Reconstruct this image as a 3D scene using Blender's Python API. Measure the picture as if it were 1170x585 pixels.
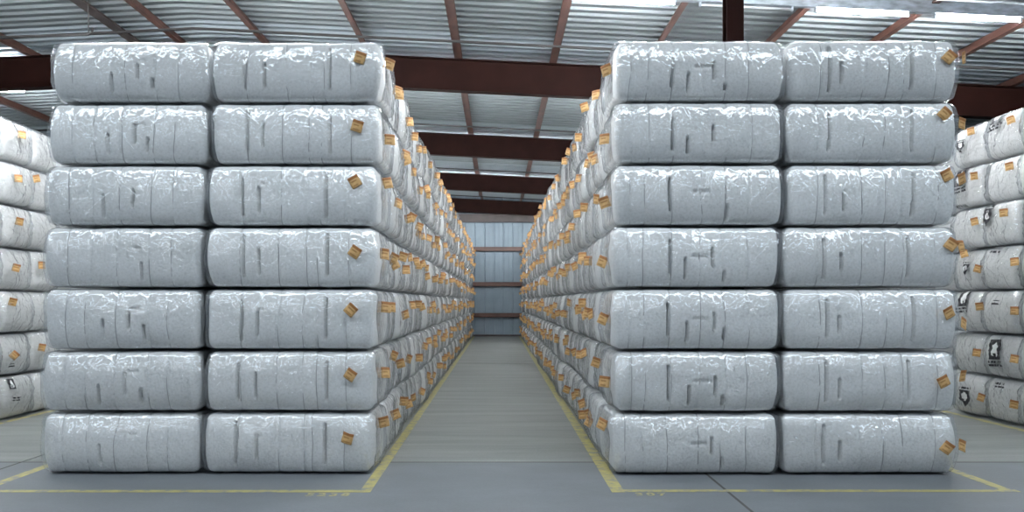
import bpy, math, random
import numpy as np
from mathutils import Vector, Matrix
from mathutils.bvhtree import BVHTree

# ------------------------------------------------------------------ scene, camera, sky
for o in list(bpy.data.objects):
    bpy.data.objects.remove(o, do_unlink=True)
S = bpy.context.scene
COL = S.collection
random.seed(11)
RNG = np.random.default_rng(11)

W_PX, H_PX, F_PX = 1170.0, 585.0, 960.0
VPX, VPY, HC = 569.0, 345.0, 1.445          # vanishing point of the aisle, eye height
cam_d = bpy.data.cameras.new('camera')
cam_d.sensor_fit = 'HORIZONTAL'; cam_d.sensor_width = 36.0
cam_d.lens = F_PX / W_PX * 36.0
cam_d.shift_x = (W_PX / 2 - VPX) / W_PX
cam_d.shift_y = (VPY - H_PX / 2) / W_PX
cam = bpy.data.objects.new('camera', cam_d); COL.objects.link(cam)
cam.location = (0, 0, HC); cam.rotation_euler = (math.pi / 2, 0, 0)
S.camera = cam

SKY = (0.94, 0.97, 1.0)
wd = bpy.data.worlds.new('overcast_sky'); S.world = wd; wd.use_nodes = True
bg = wd.node_tree.nodes['Background']
bg.inputs[0].default_value = (*SKY, 1); bg.inputs[1].default_value = 12.0
S.view_settings.view_transform = 'Standard'; S.view_settings.look = 'None'
S.view_settings.gamma = 1.0; S.view_settings.use_curve_mapping = False
S.view_settings.exposure = 0.30
TUBE_E = 450.0
ROOF_Y0 = -9.0
ADDED_SKYLIGHTS = (4.0, -2.0)      # rows of clear roof sheets added before the stacks to light their fronts
def portal(loc, rot, sx, sy):   # guides sky sampling at an added roof opening, emits nothing itself
    a = bpy.data.lights.new('sky_portal', 'AREA'); a.shape = 'RECTANGLE'; a.size = sx; a.size_y = sy; a.cycles.is_portal = True
    o = bpy.data.objects.new('sky_portal', a); COL.objects.link(o); o.location = loc; o.rotation_euler = rot
for q in ADDED_SKYLIGHTS: portal((-.5, q + .5, 6.3), (0, 0, 0), 25.0, 1.0)
S.cycles.diffuse_bounces = 8; S.cycles.max_bounces = 14; S.cycles.transparent_max_bounces = 12

# ------------------------------------------------------------------ helpers
def mesh_np(name, P, F, mats, mi=None, smooth=True):
    """P (N,3) float, F (M,4) int quads (or list of polygons)."""
    me = bpy.data.meshes.new(name)
    if isinstance(F, np.ndarray):
        n, k = F.shape
        me.vertices.add(len(P)); me.vertices.foreach_set('co', np.asarray(P, np.float32).ravel())
        me.loops.add(n * k); me.loops.foreach_set('vertex_index', F.astype(np.int32).ravel())
        me.polygons.add(n)
        me.polygons.foreach_set('loop_start', np.arange(0, n * k, k, dtype=np.int32))
    else:
        me.from_pydata([tuple(p) for p in P], [], F)
    for m in mats: me.materials.append(m)
    np_ = len(me.polygons)
    if mi is not None: me.polygons.foreach_set('material_index', np.asarray(mi, np.int32))
    me.polygons.foreach_set('use_smooth', np.full(np_, smooth, dtype=bool))
    me.update(calc_edges=True); me.validate()
    return me

def obj(name, me, parent=None, loc=(0, 0, 0), rot=(0, 0, 0)):
    o = bpy.data.objects.new(name, me); COL.objects.link(o)
    o.parent = parent; o.location = loc; o.rotation_euler = rot
    return o

def empty(name, loc, rot=(0, 0, 0)):
    o = bpy.data.objects.new(name, None); COL.objects.link(o)
    o.empty_display_size = 0.2; o.location = loc; o.rotation_euler = rot
    return o

def tag(o, label=None, cat=None, group=None, kind=None):
    if label: o['label'] = label
    if cat: o['category'] = cat
    if group: o['group'] = group
    if kind: o['kind'] = kind
    return o

BOXF = [(0, 3, 2, 1), (4, 5, 6, 7), (0, 1, 5, 4), (1, 2, 6, 5), (2, 3, 7, 6), (3, 0, 4, 7)]
class MB:
    def __init__(s): s.v = []; s.f = []; s.m = []
    def box(s, x0, x1, y0, y1, z0, z1, m=0):
        b = len(s.v)
        s.v += [(x0, y0, z0), (x1, y0, z0), (x1, y1, z0), (x0, y1, z0), (x0, y0, z1), (x1, y0, z1), (x1, y1, z1), (x0, y1, z1)]
        s.f += [tuple(b + i for i in q) for q in BOXF]; s.m += [m] * 6
    def sweep(s, sections, m=0, cap=True):
        """sections: list of closed loops of equal length"""
        b = len(s.v); n = len(sections[0])
        for sec in sections: s.v += [tuple(p) for p in sec]
        for i in range(len(sections) - 1):
            for j in range(n):
                k = (j + 1) % n
                s.f.append((b + i * n + j, b + i * n + k, b + (i + 1) * n + k, b + (i + 1) * n + j)); s.m.append(m)
        if cap:
            s.f.append(tuple(b + j for j in reversed(range(n)))); s.m.append(m)
            e = b + (len(sections) - 1) * n
            s.f.append(tuple(e + j for j in range(n))); s.m.append(m)
    def tube(s, pts, r, n=8, m=0):
        secs = []
        for i, p in enumerate(pts):
            p = Vector(p)
            d = (Vector(pts[min(i + 1, len(pts) - 1)]) - Vector(pts[max(i - 1, 0)])).normalized()
            u = d.orthogonal().normalized() if abs(d.z) > .9 else d.cross(Vector((0, 0, 1))).normalized()
            w = d.cross(u)
            secs.append([p + (u * math.cos(a) + w * math.sin(a)) * r for a in [2 * math.pi * k / n for k in range(n)]])
        s.sweep(secs, m)
    def mesh(s, name, mats, smooth=False):
        if not isinstance(mats, (list, tuple)): mats = [mats]
        return mesh_np(name, s.v, s.f, mats, s.m, smooth)
    def build(s, name, mats, parent=None, smooth=False, loc=(0, 0, 0), rot=(0, 0, 0)):
        return obj(name, s.mesh(name, mats, smooth), parent, loc, rot)

def _hash(i, j, k, seed):
    h = (i * 374761393 + j * 668265263 + k * 2147483647 + seed * 974711 + 12345) & 0xFFFFFFFF
    h = ((h ^ (h >> 13)) * 1274126177) & 0xFFFFFFFF
    h = ((h ^ (h >> 16)) * 2246822519) & 0xFFFFFFFF
    return ((h ^ (h >> 15)) & 0xFFFFFF) / float(0xFFFFFF)
def vnoise(P, seed):
    P = P + 100.0
    I = np.floor(P).astype(np.int64); f = P - I; f = f * f * (3 - 2 * f)
    r = 0
    for a in (0, 1):
        wa = f[:, 0] if a else 1 - f[:, 0]
        for b in (0, 1):
            wb = f[:, 1] if b else 1 - f[:, 1]
            for c in (0, 1):
                wc = f[:, 2] if c else 1 - f[:, 2]
                r = r + wa * wb * wc * _hash(I[:, 0] + a, I[:, 1] + b, I[:, 2] + c, seed)
    return r
def ridge(P, seed, p=3):
    return (1 - np.abs(2 * vnoise(P, seed) - 1)) ** p

# ------------------------------------------------------------------ materials
def mat(name):
    m = bpy.data.materials.new(name); m.use_nodes = True
    nt = m.node_tree; nt.nodes.clear()
    out = nt.nodes.new('ShaderNodeOutputMaterial')
    return m, nt, out
def N(nt, t, **kw):
    n = nt.nodes.new(t)
    for k, v in kw.items():
        if k in n.inputs.keys(): n.inputs[k].default_value = v
        else: setattr(n, k, v)
    return n
def ramp(nt, src, stops):
    r = nt.nodes.new('ShaderNodeValToRGB'); e = r.color_ramp.elements
    while len(e) < len(stops): e.new(0.5)
    for i, (p, c) in enumerate(stops): e[i].position = p; e[i].color = (*c, 1)
    nt.links.new(src, r.inputs[0]); return r.outputs[0]

def simple(name, col, rough=.6, metal=0., var=.12, scale=4., bump=0., bscale=40., stretch=(1, 1, 1), spec=.5):
    m, nt, out = mat(name)
    b = N(nt, 'ShaderNodeBsdfPrincipled'); b.inputs['Roughness'].default_value = rough
    b.inputs['Metallic'].default_value = metal; b.inputs['Specular IOR Level'].default_value = spec
    tc = N(nt, 'ShaderNodeTexCoord'); mp = N(nt, 'ShaderNodeMapping'); mp.inputs['Scale'].default_value = stretch
    nt.links.new(tc.outputs['Object'], mp.inputs[0])
    no = N(nt, 'ShaderNodeTexNoise'); no.inputs['Scale'].default_value = scale; no.inputs['Detail'].default_value = 5
    nt.links.new(mp.outputs[0], no.inputs[0])
    c = ramp(nt, no.outputs[0], [(.3, tuple(x * (1 - var) for x in col)), (.7, tuple(min(1, x * (1 + var)) for x in col))])
    nt.links.new(c, b.inputs['Base Color'])
    if bump:
        n2 = N(nt, 'ShaderNodeTexNoise'); n2.inputs['Scale'].default_value = bscale; n2.inputs['Detail'].default_value = 3
        nt.links.new(mp.outputs[0], n2.inputs[0])
        bp = N(nt, 'ShaderNodeBump'); bp.inputs['Strength'].default_value = bump; bp.inputs['Distance'].default_value = .02
        nt.links.new(n2.outputs[0], bp.inputs['Height']); nt.links.new(bp.outputs[0], b.inputs['Normal'])
    nt.links.new(b.outputs[0], out.inputs[0])
    return m

def cotton_mat():
    m, nt, out = mat('baled_cotton')
    b = N(nt, 'ShaderNodeBsdfPrincipled'); b.inputs['Roughness'].default_value = .95
    b.inputs['Specular IOR Level'].default_value = .1
    tc = N(nt, 'ShaderNodeTexCoord')
    no = N(nt, 'ShaderNodeTexNoise'); no.inputs['Scale'].default_value = 55; no.inputs['Detail'].default_value = 4
    nt.links.new(tc.outputs['Object'], no.inputs[0])
    c = ramp(nt, no.outputs[0], [(.28, (.63, .63, .615)), (.5, (.73, .73, .715)), (.75, (.78, .78, .77))])
    oi = N(nt, 'ShaderNodeObjectInfo')
    mr = N(nt, 'ShaderNodeMapRange'); mr.inputs['To Min'].default_value = .90; mr.inputs['To Max'].default_value = 1.0
    nt.links.new(oi.outputs['Random'], mr.inputs[0])
    mx = N(nt, 'ShaderNodeMix', data_type='RGBA', blend_type='MULTIPLY'); mx.inputs[0].default_value = 1
    nt.links.new(c, mx.inputs[6]); nt.links.new(mr.outputs[0], mx.inputs[7])
    nt.links.new(mx.outputs[2], b.inputs['Base Color'])
    bp = N(nt, 'ShaderNodeBump'); bp.inputs['Strength'].default_value = .5; bp.inputs['Distance'].default_value = .01
    nt.links.new(no.outputs[0], bp.inputs['Height']); nt.links.new(bp.outputs[0], b.inputs['Normal'])
    nt.links.new(b.outputs[0], out.inputs[0])
    return m

def film_mat():
    m, nt, out = mat('clear_plastic_film')
    tc = N(nt, 'ShaderNodeTexCoord')
    no = N(nt, 'ShaderNodeTexNoise'); no.inputs['Scale'].default_value = 10; no.inputs['Detail'].default_value = 1.5
    no.inputs['Distortion'].default_value = 1.2
    nt.links.new(tc.outputs['Object'], no.inputs[0])
    n2 = N(nt, 'ShaderNodeTexNoise'); n2.inputs['Scale'].default_value = 32; n2.inputs['Detail'].default_value = 2
    nt.links.new(tc.outputs['Object'], n2.inputs[0])
    ad = N(nt, 'ShaderNodeMath', operation='MULTIPLY_ADD'); ad.inputs[1].default_value = .12
    nt.links.new(n2.outputs[0], ad.inputs[0]); nt.links.new(no.outputs[0], ad.inputs[2])
    bp = N(nt, 'ShaderNodeBump'); bp.inputs['Strength'].default_value = .4; bp.inputs['Distance'].default_value = .03
    nt.links.new(ad.outputs[0], bp.inputs['Height'])
    tr = N(nt, 'ShaderNodeBsdfTransparent'); tr.inputs[0].default_value = (.97, .98, .99, 1)
    df = N(nt, 'ShaderNodeBsdfDiffuse'); df.inputs[0].default_value = (.77, .82, .89, 1)
    m1 = N(nt, 'ShaderNodeMixShader'); m1.inputs[0].default_value = .065
    nt.links.new(tr.outputs[0], m1.inputs[1]); nt.links.new(df.outputs[0], m1.inputs[2])
    gl = N(nt, 'ShaderNodeBsdfGlossy'); gl.inputs['Roughness'].default_value = .125
    nt.links.new(bp.outputs[0], gl.inputs['Normal'])
    lw = N(nt, 'ShaderNodeLayerWeight'); lw.inputs[0].default_value = .5
    nt.links.new(bp.outputs[0], lw.inputs['Normal'])
    pw = N(nt, 'ShaderNodeMath', operation='POWER'); pw.inputs[1].default_value = 4.5
    nt.links.new(lw.outputs['Facing'], pw.inputs[0])
    fr = N(nt, 'ShaderNodeMath', operation='MULTIPLY_ADD'); fr.inputs[1].default_value = .6; fr.inputs[2].default_value = .145
    nt.links.new(pw.outputs[0], fr.inputs[0])
    m2 = N(nt, 'ShaderNodeMixShader')
    nt.links.new(fr.outputs[0], m2.inputs[0]); nt.links.new(m1.outputs[0], m2.inputs[1]); nt.links.new(gl.outputs[0], m2.inputs[2])
    nt.links.new(m2.outputs[0], out.inputs[0])
    return m

def added_rooflight_mat():  # clear sheet for the roof openings added as daylight sources
    m, nt, out = mat('added_clear_rooflight')
    a = N(nt, 'ShaderNodeBsdfTransparent'); a.inputs[0].default_value = (.9, .93, .95, 1)
    b = N(nt, 'ShaderNodeBsdfGlossy'); b.inputs['Roughness'].default_value = .1
    x = N(nt, 'ShaderNodeMixShader'); x.inputs[0].default_value = .06
    nt.links.new(a.outputs[0], x.inputs[1]); nt.links.new(b.outputs[0], x.inputs[2]); nt.links.new(x.outputs[0], out.inputs[0])
    return m

def emit_mat(name, col, e):
    m, nt, out = mat(name)
    x = N(nt, 'ShaderNodeEmission'); x.inputs[0].default_value = (*col, 1); x.inputs[1].default_value = e
    nt.links.new(x.outputs[0], out.inputs[0]); return m

def concrete(name, c0, c1, streak, s=1.0):
    m, nt, out = mat(name)
    b = N(nt, 'ShaderNodeBsdfPrincipled'); b.inputs['Specular IOR Level'].default_value = .35
    tc = N(nt, 'ShaderNodeTexCoord'); mp = N(nt, 'ShaderNodeMapping'); mp.inputs['Scale'].default_value = streak
    nt.links.new(tc.outputs['Object'], mp.inputs[0])
    a = N(nt, 'ShaderNodeTexNoise'); a.inputs['Scale'].default_value = 1.3 * s; a.inputs['Detail'].default_value = 8; a.inputs['Roughness'].default_value = .65
    nt.links.new(mp.outputs[0], a.inputs[0])
    g = N(nt, 'ShaderNodeTexNoise'); g.inputs['Scale'].default_value = 45; g.inputs['Detail'].default_value = 4
    nt.links.new(tc.outputs['Object'], g.inputs[0])
    mm = N(nt, 'ShaderNodeMath', operation='MULTIPLY_ADD'); mm.inputs[1].default_value = .25
    nt.links.new(g.outputs[0], mm.inputs[0]); nt.links.new(a.outputs[0], mm.inputs[2])
    c = ramp(nt, mm.outputs[0], [(.42, c0), (.82, c1)])
    nt.links.new(c, b.inputs['Base Color'])
    r = N(nt, 'ShaderNodeMapRange'); r.inputs['To Min'].default_value = .45; r.inputs['To Max'].default_value = .75
    nt.links.new(a.outputs[0], r.inputs[0]); nt.links.new(r.outputs[0], b.inputs['Roughness'])
    bp = N(nt, 'ShaderNodeBump'); bp.inputs['Strength'].default_value = .15; bp.inputs['Distance'].default_value = .01
    nt.links.new(mm.outputs[0], bp.inputs['Height']); nt.links.new(bp.outputs[0], b.inputs['Normal'])
    nt.links.new(b.outputs[0], out.inputs[0]); return m

def worn_paint():
    m, nt, out = mat('worn_yellow_paint')
    b = N(nt, 'ShaderNodeBsdfPrincipled'); b.inputs['Roughness'].default_value = .6
    tc = N(nt, 'ShaderNodeTexCoord')
    a = N(nt, 'ShaderNodeTexNoise'); a.inputs['Scale'].default_value = 9; a.inputs['Detail'].default_value = 8; a.inputs['Roughness'].default_value = .7
    nt.links.new(tc.outputs['Object'], a.inputs[0])
    c = ramp(nt, a.outputs[0], [(.40, (.17, .175, .165)), (.50, (.31, .275, .105)), (.70, (.42, .36, .115))])
    nt.links.new(c, b.inputs['Base Color']); nt.links.new(b.outputs[0], out.inputs[0]); return m

M = dict(
    cotton=cotton_mat(), film=film_mat(),
    tie=simple('tie_wire', (.42, .42, .41), .6, .2),
    tag_tan=simple('tag_tan', (.55, .345, .15), .6, 0, .2, 30, spec=.3),
    tag_brown=simple('tag_brown', (.31, .14, .05), .6, 0, .15, 30, spec=.3),
    tag_ink=simple('tag_ink', (.36, .20, .075), .6, 0, .1, 30, spec=.3),
    ink=simple('black_ink', (.02, .02, .025), .35, 0, .1),
    print_white=simple('white_print', (.75, .76, .76), .4, 0, .05),
    steel=simple('red_oxide_steel', (.10, .042, .030), .5, 0, .3, 3.),
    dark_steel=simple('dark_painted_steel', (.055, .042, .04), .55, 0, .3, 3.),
    beam=simple('brown_painted_beam', (.0165, .0055, .0042), .65, 0, .25, 2., spec=.08),
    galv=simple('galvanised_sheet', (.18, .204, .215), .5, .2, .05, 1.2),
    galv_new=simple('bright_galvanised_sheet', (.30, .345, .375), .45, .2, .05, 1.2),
    housing=simple('galvanised_channel', (.42, .47, .53), .45, .5, .35, 6., stretch=(1, 1, 3)),
    pipe=simple('dark_conduit', (.02, .018, .018), .6, 0, .2),
    wallp=simple('blue_grey_siding', (.205, .265, .315), .55, .1, .08, 2.),
    conc_in=concrete('streaky_slab_concrete', (.12, .13, .127), (.24, .252, .245), (.35, 3.0, 1)),
    conc_out=concrete('smooth_slab_concrete', (.105, .116, .126), (.16, .173, .187), (.9, 1.3, 1)),
    joint=simple('joint_filler', (.06, .06, .055), .9),
    paint=worn_paint(),
    tube=emit_mat('lit_fluorescent_tube', (.95, .98, 1.0), TUBE_E),
    added_rooflight=added_rooflight_mat(),
    tube_off=simple('unlit_tube', (.55, .58, .6), .3),
)

# ------------------------------------------------------------------ building shell
X_L, X_R, Y_END = -13.0, 12.0, 35.5
RIDGE, SLOPE = -5.0, .05
def ztop(x): return 5.95 - SLOPE * abs(x - RIDGE)      # top of rafters
PUR_H = .20

# floor: slabs with real joints on a dark bed
floor = empty('floor', (0, 0, 0)); tag(floor, kind='structure')
mb = MB(); mb.box(-30, 30, -30, 40, -.2, -.02); mb.build('joint_bed', M['joint'], floor)
xs = [X_L - 17, -10.35, -4.30, 1.75, 7.80, X_R + 18]; ys = [-30, -4.6, 1.5, 7.58, 13.6, 19.7, 25.8, Y_END]
G = .011
for i in range(len(xs) - 1):
    for j in range(len(ys) - 1):
        mb = MB(); mb.box(xs[i] + G, xs[i + 1] - G, ys[j] + G, ys[j + 1] - G, -.02, 0)
        s = mb.build('floor_slab', M['conc_in'] if ys[j] >= 7.5 else M['conc_out'], floor)

# sealed joints between the slabs
for q in ys[1:-1]:
    if q in (-4.6, 1.5, 7.58):
        mb = MB(); mb.box(xs[0], xs[-1], q - .013, q + .013, -.019, .0006); mb.build('joint_sealant', M['joint'], floor)
for q in xs[1:-1]:
    mb = MB(); mb.box(q - .011, q + .011, ys[0], 7.565, -.019, .0004); mb.build('joint_sealant', M['joint'], floor)

# painted lines
def line(x0, x1, y0, y1):
    mb = MB(); mb.box(x0, x1, y0, y1, 0.0, .0012); mb.build('painted_line', M['paint'], floor)
line(-1.055, -.97, 6.375, Y_END - .1); line(-7.5, -1.055, 6.375, 6.455)
line(.865, .965, 6.375, Y_END - .1); line(.965, 3.98, 6.39, 6.465)
line(3.86, 3.95, 6.465, Y_END - .1); line(-4.02, -3.93, 6.455, Y_END - .1)
line(5.86, 5.95, 6.4, Y_END - .1); line(-5.97, -5.88, 6.4, Y_END - .1)
def stencil(txt, x, y, size):
    c = bpy.data.curves.new('stencil', 'FONT'); c.body = txt; c.size = size; c.space_character = 1.35
    c.align_x = 'LEFT'; c.extrude = .0004; c.offset = .004
    t = bpy.data.objects.new('stencil_tmp', c); COL.objects.link(t)
    bpy.context.view_layer.update()
    me = bpy.data.meshes.new_from_object(t.evaluated_get(bpy.context.evaluated_depsgraph_get()))
    bpy.data.objects.remove(t, do_unlink=True)
    me.materials.clear(); me.materials.append(M['paint'])
    o = obj('stencilled_number', me, floor, (x, y, .0008)); o['label'] = 'faint yellow stencilled digits'
stencil('5238', -1.44, 6.255, .13); stencil('307', 1.03, 6.27, .125)

# end wall
wall = empty('wall_back', (0, Y_END, 0)); tag(wall, kind='structure')
def siding():
    mb = MB(); w = 1.2; p = []
    for k in range(3):
        x = k * .4
        p += [(x, .0), (x + .02, -.028), (x + .05, -.028), (x + .07, 0), (x + .23, 0), (x + .235, -.006), (x + .255, -.006), (x + .26, 0)]
    p.append((w, 0))
    v = []; f = []
    for z in (0, 6.0):
        for t in (0, .004):
            v += [(a, b + t, z) for a, b in p]
    n = len(p)
    for i in range(n - 1):
        f += [(i, i + 1, 2 * n + i + 1, 2 * n + i), (n + i + 1, n + i, 3 * n + i, 3 * n + i + 1)]
    return mesh_np('wall_panel', v, f, [M['wallp']], None, False)
sm = siding(); x = X_L
while x < X_R - .1:
    obj('wall_panel', sm, wall, (x, 0, 0)); x += 1.2
for z in (.89, 2.19, 3.67):
    mb = MB(); mb.box(X_L, X_R, -.2, -.03, z - .09, z - .075); mb.box(X_L, X_R, -.2, -.19, z - .09, z + .09); mb.box(X_L, X_R, -.2, -.03, z + .075, z + .09)
    mb.build('girt', M['steel'], wall)
mb = MB(); mb.box(X_L, X_R, -.12, -.03, 0, .07); mb.build('base_angle', M['dark_steel'], wall)
mb = MB(); mb.box(X_L, X_R, -.25, -.03, 4.80, 5.14); mb.build('dark_wall_band', M['dark_steel'], wall)  # plain dark band across the upper wall

# side walls
for nm, x in (('wall_left', X_L), ('wall_right', X_R)):
    w = empty(nm, (x, 0, 0)); tag(w, kind='structure')
    y = ROOF_Y0
    while y < Y_END - .1:
        o = obj('wall_panel', sm, w, (0, y + (0 if nm == 'wall_right' else 0), 0), (0, 0, math.pi / 2)); y += 1.2

# wall behind the camera with a closed sliding door
wf = empty('wall_front', (0, ROOF_Y0, 0)); tag(wf, kind='structure')
for a, b in ((X_L, -3), (3, X_R)):
    mb = MB(); mb.box(a, b, -.06, 0, 0, 5.7); mb.build('wall_sheeting', M['wallp'], wf)
mb = MB(); mb.box(-3, 3, -.05, -.01, 0, 5.7); mb.build('sliding_door', M['wallp'], wf)

# roof: corrugated sheets lying on purlins
ceil = empty('ceiling', (0, 0, 0)); tag(ceil, kind='structure')
def roof_sheet(x0, x1, m, name):
    prof = []
    for k in range(4):
        y = k * .25
        prof += [(y, 0), (y + .02, -.04), (y + .055, -.04), (y + .075, 0), (y + .155, 0), (y + .16, .006), (y + .17, .006), (y + .175, 0)]
    prof.append((1.0, 0)); n = len(prof); v = []; f = []
    for x in (x0, x1):
        zz = ztop(x) + PUR_H
        v += [(x, a, zz + b) for a, b in prof]
    for i in range(n - 1): f.append((i, i + 1, n + i + 1, n + i))
    b = len(v)
    for x in (x0, x1):
        v += [(x, a, ztop(x) + PUR_H + c + .006) for a, c in prof]
    for i in range(n - 1): f.append((b + i + 1, b + i, b + n + i, b + n + i + 1))
    return mesh_np(name, v, f, [m], None, False)
FRAMES = [-6.1, 0.9, 7.9, 14.9, 21.6, 28.3, 35.2]
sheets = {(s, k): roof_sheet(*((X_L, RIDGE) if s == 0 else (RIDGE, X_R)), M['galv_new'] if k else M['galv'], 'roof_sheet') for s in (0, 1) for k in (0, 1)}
lights = [roof_sheet(*((X_L, RIDGE) if s == 0 else (RIDGE, X_R)), M['added_rooflight'], 'added_rooflight_sheet') for s in (0, 1)]
y = ROOF_Y0
while y < Y_END:
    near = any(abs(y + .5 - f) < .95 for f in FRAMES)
    for s in (0, 1):
        if y in ADDED_SKYLIGHTS:                    # added clear sheet, lets in daylight for highlights on the bags
            o = obj('added_rooflight_sheet', lights[s], ceil, (0, y, 0)); o['label'] = 'clear corrugated roof sheet added to let daylight in'
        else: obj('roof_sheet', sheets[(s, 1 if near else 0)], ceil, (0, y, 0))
    y += 1.0
for f in FRAMES:
    for d in (-1.12, 1.0):
        if f + d > Y_END: continue
        mb = MB()
        for a, b in ((X_L, RIDGE), (RIDGE, X_R)):
            mb.sweep([[(q, f + d - .02, ztop(q) - .035), (q, f + d + .02, ztop(q) - .035), (q, f + d + .02, ztop(q) - .002), (q, f + d - .02, ztop(q) - .002)] for q in (a, b)])
        mb.build('lap_angle', M['pipe'], ceil)

# rafters
ORD = ['first', 'second', 'third', 'fourth', 'fifth', 'sixth', 'seventh', 'eighth', 'ninth', 'tenth', 'eleventh', 'twelfth',
       'thirteenth', 'fourteenth', 'fifteenth', 'sixteenth', 'seventeenth', 'eighteenth', 'nineteenth', 'twentieth']
BEAM_LAB = ['brown steel roof beam over the open front of the shed', 'brown steel roof beam over the floor in front of the stacks',
            'brown steel roof beam above the front bales, carried by the column',
            'nearest visible dark brown roof beam crossing above the aisle', 'second dark brown roof beam crossing the aisle, behind the nearest',
            'third dark brown roof beam crossing the aisle, before the end', 'farthest dark brown roof beam against the blue-grey end wall']
def strip(mb, y0, y1, dz0, dz1):
    for a, b in ((X_L, RIDGE), (RIDGE, X_R)):
        mb.sweep([[(q, y0, ztop(q) + dz0), (q, y1, ztop(q) + dz0), (q, y1, ztop(q) + dz1), (q, y0, ztop(q) + dz1)] for q in (a, b)])
for i, f in enumerate(FRAMES):
    e = empty('roof_beam', (0, f, 0)); tag(e, BEAM_LAB[i], 'beam', 'roof beams')
    for nm, a in (('web', (-.008, .008, -.545, -.015)), ('top_flange', (-.1, .1, -.016, -.001)), ('bottom_flange', (-.1, .1, -.56, -.544))):
        mb = MB(); strip(mb, *a); mb.build(nm, M['beam'], e)

# purlins
PUR = [-10.6, -8.3, -6.3, -5.55, -4.06, -2.32, -.71, .99, 2.62, 4.30, 5.85, 7.4, 9.1, 10.7]
nl = [x for x in PUR if x < 0][::-1]; nr = [x for x in PUR if x > 0]
for x in PUR:
    left = x < 0; k = (nl if left else nr).index(x)
    wide = x == -6.3
    h = PUR_H; fl = .16 if wide else .08; z = ztop(x) ; h -= .042
    mb = MB(); y0, y1 = ROOF_Y0 + .05, Y_END - .1
    mb.box(x - .006, x + .006, y0, y1, z, z + h - .002)
    sgn = 1
    mb.box(x - (fl if not left else .006), x + (.006 if not left else fl), y0, y1, z + .002, z + .012)
    mb.box(x - (.006 if not left else fl), x + (fl if not left else .006), y0, y1, z + h - .012, z + h - .003)
    xl = x - fl if not left else x + fl
    mb.box(xl - .004, xl + .004, y0, y1, z + .002, z + .03)
    o = mb.build('purlin', M['dark_steel'] if wide else M['steel'])
    if wide: lab = 'wide dark roof purlin above the far left bales of the left stack'
    else: lab = 'rust-brown steel roof purlin, %s to the %s of the aisle centre' % (ORD[k], 'left' if left else 'right')
    tag(o, lab, 'purlin', 'roof purlins')

# column between the right-hand bales
col = empty('steel_column', (2.21, 7.9, 0)); tag(col, 'dark brown steel column rising from behind the right stack', 'column')
zc = ztop(2.21) - .56
mb = MB(); mb.box(-.08, .08, -.075, -.065, .012, zc); mb.build('flange', M['beam'], col)
mb = MB(); mb.box(-.08, .08, .065, .075, .012, zc); mb.build('flange', M['beam'], col)
mb = MB(); mb.box(-.005, .005, -.065, .065, .012, zc); mb.build('web', M['beam'], col)
mb = MB(); mb.box(-.09, .09, -.085, .085, 0, .012); mb.build('base_plate', M['beam'], col)

# ------------------------------------------------------------------ fluorescent strips
def fixture(name, x0, x1, y, z, lab, tubes, slope=0.0, double=False, house=True):
    e = empty(name, (x0, y, z)); tag(e, lab, 'light', 'fluorescent light strips')
    L = x1 - x0
    mb = MB()
    zz = lambda q: slope * q
    mb.sweep([[(q, -.04, zz(q)), (q, .04, zz(q)), (q, .04, zz(q) + .012), (q, -.04, zz(q) + .012)] for q in (0, L)])
    mb.sweep([[(q, -.035, zz(q) + .012), (q, .035, zz(q) + .012), (q, .035, zz(q) + .165), (q, -.035, zz(q) + .165)] for q in (0, L)])
    mb.build('housing', M['housing'], e)
    for a, b, lit in tubes:
        for dy in ((-.05, .05) if double else (0.0,)):
            mb = MB(); mb.tube([(a - x0, dy, zz(a - x0) - .035), (b - x0, dy, zz(b - x0) - .035)], .017, 8)
            mb.build('fluorescent_tube', M['tube'] if lit else M['tube_off'], e, True)
            for q in (a, b):
                mb = MB(); q -= x0; mb.box(q - .012, q + .012, dy - .02, dy + .02, zz(q) - .06, zz(q) + .001); mb.build('tube_socket', M['housing'], e)
    q = .4
    while q < L:      # hangers up to the purlins
        top = ztop(x0 + q) - z
        mb = MB(); mb.tube([(q, 0, zz(q) + .16), (q, 0, top)], .006, 6); mb.build('hanger_rod', M['pipe'], e); q += 2.2
    return e
YF = 11.2
def fx(px): return (px - VPX) * YF / F_PX
zf = HC + (VPY - 10.0) * YF / F_PX
fixture('light_strip', fx(640), fx(1290), YF, zf + .38 * .045 + .165, 'long galvanised strip light with lit tubes above the right stack',
        [(fx(655), fx(771), True), (fx(800), fx(905), False), (fx(932), fx(1038), True), (fx(1068), fx(1166), True), (fx(1190), fx(1285), True)], -.05)
YL = 15.4
def fl_(px): return (px - VPX) * YL / F_PX
fixture('light_strip', fl_(-140), fl_(30), YL, HC + (VPY - 101) * YL / F_PX, 'short twin-tube light at the left edge below the roof beam',
        [(fl_(-136), fl_(-60), True), (fl_(-52), fl_(27), True)], 0.0, True)
tl = lambda x0, n: [(x0 + .1 + k * 1.35, x0 + 1.32 + k * 1.35, True) for k in range(n)]
fixture('light_strip', -8.0, -2.4, 9.3, 5.2, 'added unseen strip light above the left stack near its front', tl(-8.0, 4))  # out-of-view lamp added to brighten the bales on the left
# unseen strip lights added behind the roof beams to brighten the aisle
for f, nm in ((7.9, 'beam over the front bales'), (14.9, 'nearest visible beam'), (21.6, 'second visible beam'), (28.3, 'third visible beam')):
    for x0, x1, sd in ((-4.7, 0.0, 'left'), (0.05, 4.8, 'right')):
        n = 3
        fixture('light_strip', x0, x1, f + .22, ztop(x0) - .56 + .15, 'added unseen strip light behind the %s, %s half' % (nm, sd),
                [(x0 + .15 + k * 1.55, x0 + 1.37 + k * 1.55, True) for k in range(n)], -.05)

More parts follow.
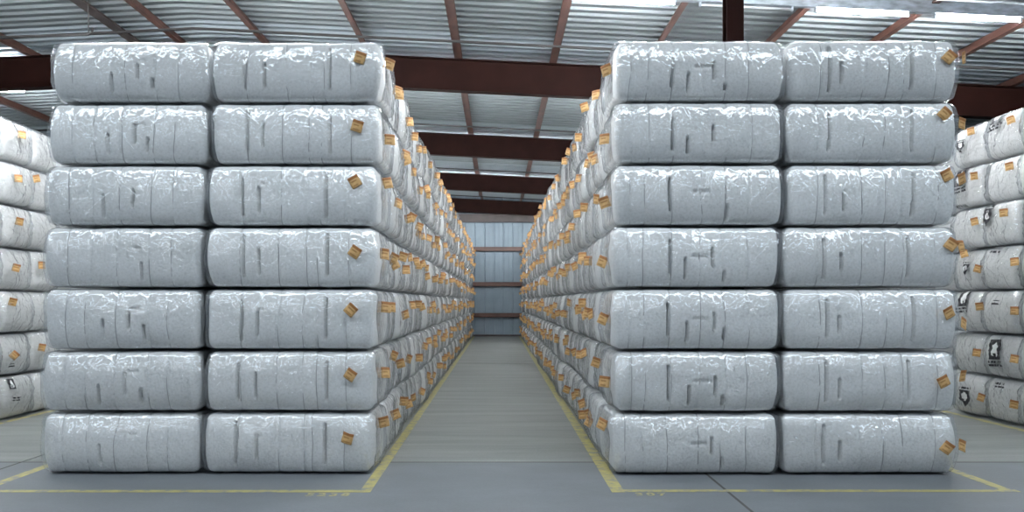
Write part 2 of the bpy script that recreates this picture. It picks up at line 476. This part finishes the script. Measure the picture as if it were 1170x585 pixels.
# conduit with hook, upper left
mb = MB(); yc = 12.0
def cx(px): return (px - VPX) * yc / F_PX
def cz(py): return HC + (VPY - py) * yc / F_PX
e = empty('conduit', (0, yc, 0)); tag(e, 'thin dark conduit with a hooked end at the upper left', 'pipe')
mb.tube([(cx(-60), 0, cz(44)), (cx(100), 0, cz(39.5)), (cx(104), 0, cz(38)), (cx(105.5), 0, cz(35)), (cx(105.5), 0, cz(32))], .018, 8); mb.build('pipe', M['pipe'], e, True)
mb = MB(); mb.tube([(cx(101), 0, cz(39)), (cx(101), 0, ztop(cx(101)) )], .008, 6); mb.build('hanger_rod', M['pipe'], e)

# ------------------------------------------------------------------ bales
def axis_pts(h, r, n, m):
    return np.concatenate([np.linspace(-h, -(h - r), m), np.linspace(-(h - r), h - r, n)[1:-1], np.linspace(h - r, h, m)])
def rbox(hx, hy, hz, r, nx, ny, nz, m=4):
    A = [axis_pts(hx, r, nx, m), axis_pts(hy, r, ny, m), axis_pts(hz, r, nz, m)]
    n = [len(a) for a in A]
    H = np.array([hx, hy, hz])
    keys = []; quads = []
    def face(ax, end, u, v):
        U, V = np.meshgrid(np.arange(n[u]), np.arange(n[v]), indexing='ij')
        K = np.zeros(U.shape + (3,), np.int64); K[..., u] = U; K[..., v] = V; K[..., ax] = (n[ax] - 1) if end else 0
        k = (K[..., 0] * n[1] + K[..., 1]) * n[2] + K[..., 2]
        q = np.stack([k[:-1, :-1], k[1:, :-1], k[1:, 1:], k[:-1, 1:]], -1).reshape(-1, 4)
        return q if end else q[:, ::-1]
    Q = np.concatenate([face(0, 1, 1, 2), face(0, 0, 1, 2), face(1, 1, 2, 0), face(1, 0, 2, 0), face(2, 1, 0, 1), face(2, 0, 0, 1)])
    uq, inv = np.unique(Q.ravel(), return_inverse=True)
    F = inv.reshape(-1, 4)
    i = uq // (n[1] * n[2]); j = (uq // n[2]) % n[1]; k = uq % n[2]
    P = np.stack([A[0][i], A[1][j], A[2][k]], -1)
    inner = np.clip(P, -(H - r), H - r)
    d = P - inner; Nn = d / np.linalg.norm(d, axis=1, keepdims=True)
    return inner + Nn * r, Nn, F

HY, HZ = .35, .244          # half depth and half height of the pressed cotton
ROW = .52

def bulge(P, Nn, hx, seed, amt, endb=.010):
    z = P[:, 2] / HZ
    b = amt * np.clip(1 - np.abs(z) ** 2.6, 0, 1) * np.abs(Nn[:, 1])
    y = P[:, 1] / HY
    b += endb * np.clip(1 - z * z, 0, 1) * np.clip(1 - .4 * y * y, 0, 1) * np.abs(Nn[:, 0])
    b += (vnoise(P * 3.2, seed) - .5) * .03 * (1 - .85 * np.abs(Nn[:, 2]))
    return b

def groove_fn(P, Nn, g, seed):
    """ties: (x, depth, width); slots: (x, z0, z1, depth)"""
    d = np.zeros(len(P)); x = P[:, 0]; z = P[:, 2]
    wob = (vnoise(np.stack([z * 5, x * 3, z * 0], -1), seed + 7) - .5) * .03
    for xt, dep, w in g['ties']:
        fade = .25 + .95 * vnoise(np.stack([z * 6 + xt * 31, x * 0, z * 0], -1), seed + 9)
        d -= dep * fade * np.exp(-((x - xt - wob) / w) ** 2) * (1 - .6 * np.abs(Nn[:, 2]))
    for xt, z0, z1, dep in g['slots']:
        s = np.clip((z - z0) / .012, 0, 1) * np.clip((z1 - z) / .012, 0, 1)
        d -= dep * np.clip(1.7 - np.abs(x - xt - wob * .4) / .0065, 0, 1) * s * np.clip(-Nn[:, 1], 0, 1)
    for x0, x1, z0, dep in g.get('bars', ()):
        s = np.clip((x - x0) / .012, 0, 1) * np.clip((x1 - x) / .012, 0, 1)
        d -= dep * np.clip(1.5 - np.abs(z - z0) / .011, 0, 1) * s * np.clip(-Nn[:, 1], 0, 1)
    return d

def creases(P, Nn, face_ax, rng, n, amp):
    """long soft fold ridges in the film on the face across axis face_ax"""
    if face_ax == 1: u, v, w = P[:, 0], P[:, 2], np.abs(Nn[:, 1])
    else: u, v, w = P[:, 1], P[:, 2], np.abs(Nn[:, 0])
    d = np.zeros(len(P)); U = np.abs(u).max(); V = np.abs(v).max()
    for _ in range(n):
        cu, cv = rng.uniform(-U, U), rng.uniform(-V, V)
        a = rng.choice([rng.uniform(.7, 1.2), rng.uniform(1.2, 1.9), rng.uniform(1.9, 2.5)])
        ln = rng.uniform(.06, .22); wd_ = rng.uniform(.008, .016)
        s = (u - cu) * math.cos(a) + (v - cv) * math.sin(a); t = -(u - cu) * math.sin(a) + (v - cv) * math.cos(a) + 2.0 * s * s * rng.uniform(-.5, .5)
        d += amp * rng.uniform(.4, 1) * np.exp(-(t / wd_) ** 2) * np.exp(-(s / ln) ** 4)
    return d * w

def pleats(P, Nn, rng, n, amp):
    """bundles of parallel slanting folds pulled tight across the long side"""
    u, v, w = P[:, 0], P[:, 2], np.abs(Nn[:, 1]); d = np.zeros(len(P)); U = np.abs(u).max()
    for _ in range(n):
        cu, cv = rng.uniform(-U * .9, U * .9), rng.uniform(-.12, .14)
        a = rng.choice([.95, 2.2, .8, 1.35]) + rng.uniform(-.15, .15); ln = rng.uniform(.07, .14); half = rng.uniform(.04, .09); per = rng.uniform(.024, .036)
        s = (u - cu) * math.cos(a) + (v - cv) * math.sin(a); t = -(u - cu) * math.sin(a) + (v - cv) * math.cos(a) + .6 * s * s
        d += amp * np.clip(np.cos(2 * math.pi * t / per), 0, 1) ** 2 * np.exp(-(s / ln) ** 4) * np.exp(-(t / half) ** 4)
    return d * w

def front_bale(hx, seed, g, tall=1.0):
    rng = np.random.default_rng(seed)
    P, Nn, F = rbox(hx, HY, HZ, .04, 118, 3, 28, 4)
    b = bulge(P, Nn, hx, seed, .055)
    # pillows between neighbouring ties
    xt = np.array([t[0] for t in g['ties']]); dist = np.abs(P[:, :1] - xt[None]).min(1)
    b += .008 * (1 - np.exp(-dist / .035)) * (1 - .75 * np.abs(Nn[:, 2]))
    fine = (vnoise(P * 28, seed + 3) - .5) * .004 * (1 - .6 * np.abs(Nn[:, 2]))
    C = P + Nn * (b + groove_fn(P, Nn, g, seed) + fine)[:, None]
    cot = mesh_np('cotton', C, F, [M['cotton']])
    # bag of clear film
    P, Nn, F = rbox(hx, HY, HZ, .04, 122, 3, 40, 4)
    b = bulge(P, Nn, hx, seed, .055) + .016 * (1 - .5 * np.abs(Nn[:, 2]))
    dist = np.abs(P[:, :1] - xt[None]).min(1)
    b -= .011 * np.exp(-(dist / .03) ** 2) * (1 - .8 * np.abs(Nn[:, 2]))
    top = np.clip(P[:, 2] / HZ, -1, 1)
    wr = ridge(P * np.array([11, 6, 7]), seed + 11, 3) * .007 + ridge(P * np.array([22, 10, 12]) + P[:, [2, 0, 1]] * 9, seed + 12, 4) * .004
    wr = wr * (.35 + .65 * np.clip(top * 1.4, 0, 1)) * (1 - .7 * np.abs(Nn[:, 2]))
    wr += creases(P, Nn, 1, rng, 20, .007) + pleats(P, Nn, rng, 4, .006)
    end = np.abs(Nn[:, 0]) * (.012 + .022 * vnoise(P * 7, seed + 21) + .012 * ridge(P * np.array([3, 14, 6]), seed + 22))
    Q = P + Nn * (b + wr)[:, None]; Q[:, 0] += np.sign(P[:, 0]) * end
    flap = np.clip((np.abs(P[:, 0]) / hx - .93) / .07, 0, 1) * np.clip(-Nn[:, 2], 0, 1) * .0
    film = mesh_np('plastic_bag', Q, F, [M['film']])
    return cot, film

def tie_ring(hx, seed, g, idx):
    """wire tie lying at the bottom of its groove, round the whole bale"""
    xt, dep, w = g['ties'][idx]
    r = .04; L = []
    for cy, cz_, a0 in ((1, 1, 0), (-1, 1, 90), (-1, -1, 180), (1, -1, 270)):
        for k in range(7):
            a = math.radians(a0 + k * 15); L.append((xt, cy * (HY - r) + r * math.cos(a), cz_ * (HZ - r) + r * math.sin(a), 0, math.cos(a), math.sin(a)))
    full = []
    for i in range(len(L)):
        p, q = np.array(L[i]), np.array(L[(i + 1) % len(L)])
        full.append(p); d = np.linalg.norm((q - p)[:3]); n = int(d / .05)
        for k in range(1, n): full.append(p + (q - p) * k / n)
    A = np.array(full); P = A[:, :3]; Nn = A[:, 3:]
    wob = (vnoise(np.stack([P[:, 2] * 5, P[:, 0] * 3, P[:, 2] * 0], -1), seed + 7) - .5) * .03
    b = bulge(P, Nn, hx, seed, .055) - dep * .9 * (1 - .6 * np.abs(Nn[:, 2]))
    n = len(P); V = []
    for dx, off in ((-.004, 0), (.004, 0), (.004, .004), (-.004, .004)):
        Q = P + Nn * (b + off)[:, None]; Q[:, 0] += dx + wob; V.append(Q)
    V = np.concatenate(V); F = []
    for c in range(4):
        e = (c + 1) % 4
        for i in range(n):
            j = (i + 1) % n; F.append((c * n + i, c * n + j, e * n + j, e * n + i))
    return mesh_np('bale_tie', V, F, [M['tie']], None, False)

def end_bale_arrays(seed, res, puffy=False):
    """bale seen on its end (+x end is the detailed one)."""
    rng = np.random.default_rng(seed)
    hx = .66; rr, eb, k = (.065, .05, 1.7) if puffy else (.042, .032, 1.0)
    if res == 2: nc, nf = (8, 16, 14, 4), (12, 46, 38, 4)
    elif res == 1: nc, nf = (2, 4, 4, 3), (2, 12, 10, 3)
    P, Nn, F = rbox(hx, .337, HZ, rr, *nc)
    b = bulge(P, Nn, hx, seed, .012, eb) + (vnoise(P * 9, seed + 2) - .5) * .02 * np.abs(Nn[:, 0])
    C = (P + Nn * b[:, None], F)
    P, Nn, F = rbox(hx, .337, HZ, rr, *nf)
    b = bulge(P, Nn, hx, seed, .012, eb) + .012
    ends = np.abs(Nn[:, 0])
    tw = P[:, [2, 0, 1]] * 5
    wr = ridge(P * np.array([5, 13, 7]) + tw, seed + 31, 3) * .008 + ridge(P * np.array([8, 30, 22]) + tw, seed + 32, 3) * .011
    wr = wr * (.25 + .75 * ends) * (1 - .75 * np.abs(Nn[:, 2])) * (1 - .5 * np.abs(Nn[:, 1]))
    wr = wr * k + creases(P, Nn, 0, rng, int(14 * k), .009 * k)
    Q = P + Nn * (b + wr)[:, None]
    Q[:, 0] += np.sign(P[:, 0]) * ends * (.004 + .02 * vnoise(P * 4, seed + 33) - .006 * (P[:, 2] / HZ))
    return C, (Q, F)

def tag_arrays(seed, s=.092):
    rng = np.random.default_rng(seed)
    nu, nv = 6, 8
    bend = rng.uniform(.002, .01); bend2 = rng.uniform(-.004, .004)
    V = []; F = []; mi = []
    for t in (0, .002):
        for j in range(nv + 1):
            for i in range(nu + 1):
                u, v = i / nu - .5, j / nv - .5
                V.append((u * s, t + bend * (4 * u * u - 1) + bend2 * (v * 2) ** 2, v * s * 1.05))
    n = nu + 1; b = n * (nv + 1)
    for j in range(nv):
        for i in range(nu):
            q = (j * n + i, j * n + i + 1, (j + 1) * n + i + 1, (j + 1) * n + i)
            k = 1 if j >= 6 else (2 if (j in (1, 4) and 1 <= i <= rng.integers(3, 5)) else 0)
            F.append(q); mi.append(k); F.append(tuple(b + x for x in reversed(q))); mi.append(k)
    ring = [i for i in range(n)] + [(j + 1) * n - 1 for j in range(1, nv + 1)] + [nv * n + i for i in reversed(range(nu))] + [j * n for j in reversed(range(1, nv))]
    for k in range(len(ring)):
        a, c = ring[k], ring[(k + 1) % len(ring)]
        F.append((c, a, a + b, c + b)); mi.append(0)
    return np.array(V), np.array(F), np.array(mi)
TAG_MATS = [M['tag_tan'], M['tag_brown'], M['tag_ink']]
TAGA = [tag_arrays(500 + k) for k in range(5)]
TAGM = [mesh_np('paper_tag', *[t[0], t[1]], TAG_MATS, t[2], True) for t in TAGA]

# ---- front bales, one by one, from their measured edges
PX_M = F_PX / 7.0
LE = [55, 51, 48, 47, 45, 42, 43]; LM = [240, 237, 234, 232, 231, 230, 229]; LR = [437, 437, 434, 432, 431, 430, 428]
RE = [700, 700, 699, 697, 697, 699, 695]; RM = [897, 896, 896, 893, 893, 892, 891]; RR = [1096, 1094, 1094, 1093, 1096, 1095, 1094]
LTAG = [(412, 67), (409, 145), (406, 208), (406, 288), (402, 354), (401, 428), (398, 500)]
RTAG = [(1080, 68), (1075, 132), (1078, 201), (1082, 280), (1079, 357), (1073, 435), (1077, 510)]
ROWW = ['top', 'second from top', 'third from top', 'middle', 'third from bottom', 'second from bottom', 'bottom']
def X7(px): return (px - VPX) / PX_M
def put_tag(root, loc, rot, k):
    return obj('paper_tag', TAGM[k % len(TAGM)], root, loc, rot)

# groove templates: ties at fractions of the length, slots (fraction, z0, z1)
TEMPL = {
    'A': dict(t=[.12, .27, .47, .68, .82], s=[(.37, -.17, -.01), (.555, -.09, .07), (.64, -.17, -.05)], b=[(.55, .63, .075)]),
    'B': dict(t=[.19, .43, .59, .665, .85], s=[(.19, -.17, .18), (.295, -.13, .08), (.72, -.17, .19)], b=[(.30, .34, .085)]),
    'C': dict(t=[.07, .17, .33, .52, .67, .82], s=[(.33, -.15, .14), (.43, -.20, -.02), (.60, -.10, .07), (.665, -.19, -.09)], b=[(.46, .58, .02)]),
    'D': dict(t=[.17, .44, .58, .69, .90], s=[(.215, -.17, .18), (.31, -.13, .05), (.74, -.18, .19)], b=[]),
}
def front_root(x0, x1, y, row, tmpl, lab, seed, group):
    rng = random.Random(seed)
    L = x1 - x0; hx = L / 2 - .054
    T = TEMPL[tmpl]
    fr = lambda f: -hx + 2 * hx * f
    g = dict(ties=[(fr(f + rng.uniform(-.012, .012)), rng.choice((.004, .006, .008, .013)), rng.uniform(.007, .011)) for f in T['t']],
             slots=[(fr(f + rng.uniform(-.015, .015)), a + rng.uniform(-.02, .02), b + rng.uniform(-.03, .01), rng.uniform(.17, .2)) for f, a, b in T['s'] if rng.random() < .9],
             bars=[(fr(a), fr(b) + rng.uniform(-.02, .02), z + rng.uniform(-.02, .02), .022) for a, b, z in T['b'] if rng.random() < .7])
    root = empty('cotton_bale', ((x0 + x1) / 2, y + HY + .062, (6 - row) * ROW), (0, 0, math.radians(rng.uniform(-.5, .5))))
    tag(root, lab, 'cotton bale', group)
    cot, film = front_bale(hx, seed, g)
    zc = ROW / 2
    obj('cotton', cot, root, (0, 0, zc)); obj('plastic_bag', film, root, (0, 0, zc))
    for i in range(len(g['ties'])):
        obj('bale_tie', tie_ring(hx, seed, g, i), root, (0, 0, zc))
    return root, hx
Y_FL, Y_FR = 7.0, 6.96
for row in range(7):
    specs = [(X7(LE[row]), X7(LM[row]), Y_FL, 'A', 'outer column of the left stack', None, 0),
             (X7(LM[row]), X7(LR[row]), Y_FL, 'B', 'aisle-side column of the left stack', LTAG[row], 1),
             (X7(RE[row]), X7(RM[row]), Y_FR, 'C', 'aisle-side column of the right stack', None, -1),
             (X7(RM[row]), X7(RR[row]), Y_FR, 'D', 'outer column of the right stack', RTAG[row], 1)]
    for ci, (x0, x1, y, t, where, tg, es) in enumerate(specs):
        lab = 'front cotton bale, %s row, in the %s' % (ROWW[row], where)
        root, hx = front_root(x0 + .004, x1 - .004, y, row, t, lab, 100 + row * 10 + ci, 'front bales of the two stacks')
        cx_ = (x0 + x1) / 2; z0 = (6 - row) * ROW
        if tg:
            zz = HC + (VPY - tg[1]) / PX_M
            q = (zz - z0 - ROW / 2) / HZ
            put_tag(root, (X7(tg[0]) - cx_, -HY - .040 - .055 * (1 - abs(q) ** 2.6), zz - z0), (.18 - .1 * q, random.choice((.6, .75, -.5, .3)), random.uniform(-.15, .15)), row)
        if es:
            ex, ey = (.125, -HY + .03) if ci == 3 else (.085, -random.uniform(.0, .22))
            put_tag(root, (es * (hx + ex), ey, .27 + random.uniform(-.05, .14)),
                    (random.uniform(-.2, .2), random.uniform(-.4, .4), es * random.uniform(.3, .8)), row + ci)

# ---- bales behind them along the aisle
NV = 12
EB = [end_bale_arrays(900 + k, 2) for k in range(NV)]
EBM = [(mesh_np('cotton', *c, [M['cotton']]), mesh_np('plastic_bag', *f, [M['film']])) for c, f in EB]
EBL = [end_bale_arrays(900 + k, 1) for k in range(NV)]
EBS = [end_bale_arrays(1300 + k, 2, True) for k in range(10)]
EBSM = [(mesh_np('cotton', *c, [M['cotton']]), mesh_np('plastic_bag', *f, [M['film']])) for c, f in EBS]
PITCH = .755
def aisle_x(side, row):         # outer face of the aisle column, per row (leans as the front bales do)
    return X7(LR[row]) if side == 'left' else X7(RE[row])
def end_tags(rng, side):
    """positions of paper tags on the aisle end, in the bale's own frame: (loc, rot, mesh)"""
    sg = 1 if side == 'left' else -1
    res = []
    for k in range(rng.choice((1, 1, 1, 1, 2))):
        a = rng.uniform(.25, 1.05)
        y = rng.uniform(-.22, .18); z = .26 + rng.uniform(-.04, .15) + (.0 if k == 0 else rng.uniform(-.08, .03))
        s = .044 * math.cos(a)
        res.append(((sg * (.66 + .046 + s), y, z), (rng.uniform(-.25, .2), rng.uniform(-.45, .45), sg * a), rng.randrange(5)))
    return res
def aisle_spec(side, row, k):
    rng = random.Random(hash((side == 'left', row, k)) & 0xffffff)
    sg = 1 if side == 'left' else -1
    edge = aisle_x(side, row) + sg * rng.uniform(-.045, .02)
    y0 = (Y_FL + .90) if side == 'left' else (Y_FR + 1.06)
    y = y0 + (k - 1) * PITCH + HY
    x = edge - sg * (.66 + .06)
    return rng, x, y, sg, rng.randrange(NV), math.radians(rng.uniform(-.6, .6))
N_DEEP = 37; N_IND = 17
stuff = dict(v=[], f=[], m=[], n=0)
def add_stuff(P, F, mi, mtx):
    R = np.array(mtx)
    stuff['v'].append(P @ R[:3, :3].T + R[:3, 3]); stuff['f'].append(F + stuff['n']); stuff['n'] += len(P)
    stuff['m'].append(np.broadcast_to(mi, len(F)))
BACK = ['', 'next behind the front bale', 'third', 'fourth', 'fifth', 'sixth']
for side in ('left', 'right'):
    for row in range(7):
        for k in range(1, N_DEEP):
            rng, x, y, sg, v, dz = aisle_spec(side, row, k)
            if y + HY > Y_END - .35: continue
            z = (6 - row) * ROW; rz = dz + (0 if sg > 0 else math.pi)
            tags = end_tags(rng, side)
            if k <= N_IND:
                root = empty('cotton_bale', (x, y, z), (0, 0, dz))
                tag(root, 'cotton bale on the %s side of the aisle, %s row, %s from front' % (side, ROWW[row], ORD[k]), 'cotton bale', 'bales along the aisle')
                r2 = (0, 0, 0 if sg > 0 else math.pi)
                obj('cotton', EBM[v][0], root, (0, 0, ROW / 2), r2); obj('plastic_bag', EBM[v][1], root, (0, 0, ROW / 2), r2)
                for loc, rot, t in tags: put_tag(root, loc, rot, t)
            else:
                mtx = Matrix.Translation((x, y, z + ROW / 2)) @ Matrix.Rotation(rz, 4, 'Z')
                add_stuff(*EBL[v][0], 0, mtx); add_stuff(*EBL[v][1], 1, mtx)
                base = Matrix.Translation((x, y, z)) @ Matrix.Rotation(dz, 4, 'Z')
                from mathutils import Euler
                for loc, rot, t in tags:
                    A = TAGA[t]; add_stuff(A[0], A[1], A[2] + 2, base @ Matrix.Translation(loc) @ Euler(rot).to_matrix().to_4x4())
# outer columns behind the front bales and the blocks beside the outer aisles (not seen from the aisle)
HB = rbox(.665, HY, HZ + .01, .06, 2, 2, 2, 2)
def plain(x, y, row): add_stuff(HB[0], HB[2], 0, Matrix.Translation((x, y, (6 - row) * ROW + ROW / 2)))
for k in range(1, N_DEEP):
    for row in range(7):
        yl = Y_FL + .90 + (k - 1) * PITCH + HY; yr = Y_FR + 1.06 + (k - 1) * PITCH + HY
        if yr + HY > Y_END - .35: continue
        plain(X7(230) - .73, yl, row); plain(X7(895) + .76, yr, row)

# ---- stacks across the outer aisles
def emblem(kind, film_P, film_F, cy, cz_, mirror, ang=0.0, size=.2):
    """flat print projected on the film of the +x end; returns mesh"""
    bvh = BVHTree.FromPolygons([tuple(p) for p in film_P], [tuple(int(i) for i in q) for q in film_F])
    n, mrows = 30, 44
    cell = size / n; V = {}; F = []; mi = []
    def inside(u, v):
        # u across in -1..1, v up in -1.5..1.5 ; returns None, 0 black, 1 white
        if kind in ('badge', 'badge_text'):
            if abs(u) < .82 and -.75 < v < 1.2:
                a = (u / .45) ** 2 + ((v - .12) / .62) ** 2
                c = ((u) / .16) ** 2 + ((v - .72) / .2) ** 2
                if abs(u) > .72 - .0 and (v > 1.12 or v < -.68): return None
                return 1 if (a < 1 or c < 1) and not (abs(u) < .1 and v < -.1) else 0
            if kind == 'badge_text' and (-1.05 < v < -.88 or -1.38 < v < -1.18): return 0 if int((u + 2) * 7) % 3 else None
        if kind == 'shield':
            if 1.0 < v < 1.2 and abs(u) < .9: return 0 if int((u + 2) * 7) % 3 else None
            if -1.0 < v < .85:
                wv = .85 if v > -.1 else .85 * max(0, (v + 1.0) / .9)
                if abs(u) < wv:
                    a = (u / .42) ** 2 + ((v - .2) / .5) ** 2
                    return 1 if a < 1 and not (abs(u) < .09) else 0
        if kind == 'text':
            if -.05 < v < .22 and abs(u) < .85: return 0 if int((u + 2) * 7) % 3 else None
            if -.42 < v < -.2 and abs(u) < 1: return 0 if int((u + 2.3) * 6) % 4 else None
        if kind == 'bars':
            if .1 < v < .3 and abs(u) < .8: return 0
            if -.4 < v < -.1 and abs(u) < .85: return 0
        return None
    ca, sa = math.cos(ang), math.sin(ang)
    def vert(i, j):
        if (i, j) in V: return V[(i, j)][0]
        u, v = (i - n / 2) * cell, (j - mrows / 2) * cell
        y, z = cy + (u * ca - v * sa) * mirror, cz_ + u * sa + v * ca
        h = bvh.ray_cast(Vector((2, y, z)), Vector((-1, 0, 0)))
        if h[0] is None: return None
        V[(i, j)] = (len(V), (h[0].x + .004, y, z)); return V[(i, j)][0]
    for i in range(n):
        for j in range(mrows):
            c = inside(2 * (i + .5) / n - 1, 2 * (j + .5 - mrows / 2) / n)
            if c is None: continue
            q = [vert(i, j), vert(i + 1, j), vert(i + 1, j + 1), vert(i, j + 1)]
            if None in q: continue
            F.append(tuple(q)); mi.append(c)
    if not F: return None
    return mesh_np('printed_emblem', [p for _, p in V.values()], F, [M['ink'], M['print_white']], mi, True)

XS = 6.0
def side_pt(px, py):            # point on the aisle face of a side stack (plane |x| = XS)
    y = F_PX * XS / abs(px - VPX)
    return y, HC + (VPY - py) * y / F_PX
# boundaries in depth of the side bales
RY = [8.28, 8.99, 9.70, 10.41, 11.12]
LY = [8.76, 9.46, 10.16, 10.86, 11.56]
R_TAGS = [(1113, 150), (1158, 137), (1120, 201), (1156, 190), (1119, 253), (1154, 243), (1104, 290), (1120, 307), (1165, 299), (1127, 350), (1164, 355), (1120, 403), (1165, 410), (1124, 454), (1166, 462)]
L_TAGS = [(18, 154), (14, 204), (35, 204), (16, 253), (13, 306), (8, 345), (14, 406), (45, 397), (44, 303)]
R_EMB = [(1100, 168, 'shield', .15), (1101, 205, 'badge_text', .25), (1137, 132, 'badge_text', .26), (1100, 236, 'text', .22), (1132, 248, 'shield', .24), (1105, 308, 'shield', .16), (1140, 284, 'text', .26),
         (1105, 342, 'badge_text', .24), (1143, 345, 'bars', .16), (1139, 402, 'badge_text', .25), (1107, 455, 'shield', .24), (1142, 439, 'text', .2)]
L_EMB = [(13, 417, 'bars', .12), (11, 440, 'badge', .13), (12, 455, 'text', .16)]
DEP = {'right': ['nearest the right edge', 'second from the right edge', 'third from the right edge', 'deepest showing'],
       'left': ['nearest the left edge', 'second from the left edge', 'third from the left edge', 'deepest showing']}
for side, YB, TG, EM in (('right', RY, R_TAGS, R_EMB), ('left', LY, L_TAGS, L_EMB)):
    sg = -1 if side == 'right' else 1
    for row in range(7):
        for k in range(4):
            rng = random.Random(7000 + row * 13 + k + (500 if sg > 0 else 0))
            y0, y1 = YB[k], YB[k + 1]; yc_ = (y0 + y1) / 2; z0 = (6 - row) * .53
            v = rng.randrange(10); dx = rng.uniform(-.03, .03)
            x = (XS + .66 + .05 + dx) * -sg
            root = empty('cotton_bale', (x, yc_, z0), (0, 0, 0))
            tag(root, 'cotton bale across the %s outer aisle, %s row, %s' % (side, ROWW[row], DEP[side][k]), 'cotton bale', 'bales across the outer aisles')
            r2 = (0, 0, 0 if sg > 0 else math.pi)
            c = obj('cotton', EBSM[v][0], root, (0, 0, .265), r2); f = obj('plastic_bag', EBSM[v][1], root, (0, 0, .265), r2)
            sy = (y1 - y0) / PITCH
            c.scale = f.scale = (1, sy, 1.015)
            for ti, (px, py) in enumerate(TG):
                y, z = side_pt(px, py)
                if y0 <= y < y1 and z0 <= z < z0 + .53:
                    put_tag(root, (sg * (.66 + .105), y - yc_, z - z0), (rng.uniform(-.15, .15), rng.uniform(-.3, .3) if (px, py) != (14, 406) else .78, sg * rng.uniform(.75, 1.1)), ti)
            for px, py, kd, sz in EM:
                y, z = side_pt(px, py)
                if y0 <= y < y1 and z0 <= z < z0 + .53:
                    P, F = EBS[v][1]
                    P = P * np.array([1, sy, 1.015])
                    yl = (y - yc_) * (1 if sg > 0 else -1)
                    me = emblem(kd, P, F, yl, z - z0 - .265, 1, rng.uniform(-.08, .08), sz)
                    if me:
                        e = obj('printed_emblem', me, root, (0, 0, .265), r2); e['label'] = 'black print on the clear bag'
    for row in range(7):       # hidden remainder of these blocks
        for k in range(5, 34):
            yb = YB[0] + k * .72 + .1
            if yb + HY > Y_END - .5: break
            mt = Matrix.Translation((-sg * (XS + .72), yb, (6 - row) * .53 + .265)) @ Matrix.Rotation(0 if sg > 0 else math.pi, 4, 'Z')
            if k < 14:
                v = (k * 5 + row * 3) % NV
                add_stuff(*EBL[v][0], 0, mt); add_stuff(*EBL[v][1], 1, mt)
            else: add_stuff(HB[0], HB[2], 0, mt)

st = obj('cotton_bale_rows', mesh_np('cotton_bale_rows', np.concatenate(stuff['v']), np.concatenate(stuff['f']),
         [M['cotton'], M['film']] + TAG_MATS, np.concatenate(stuff['m']), True))
tag(st, 'far rows of cotton bales lining both sides of the aisle towards the end wall', 'cotton bales', None, 'stuff')
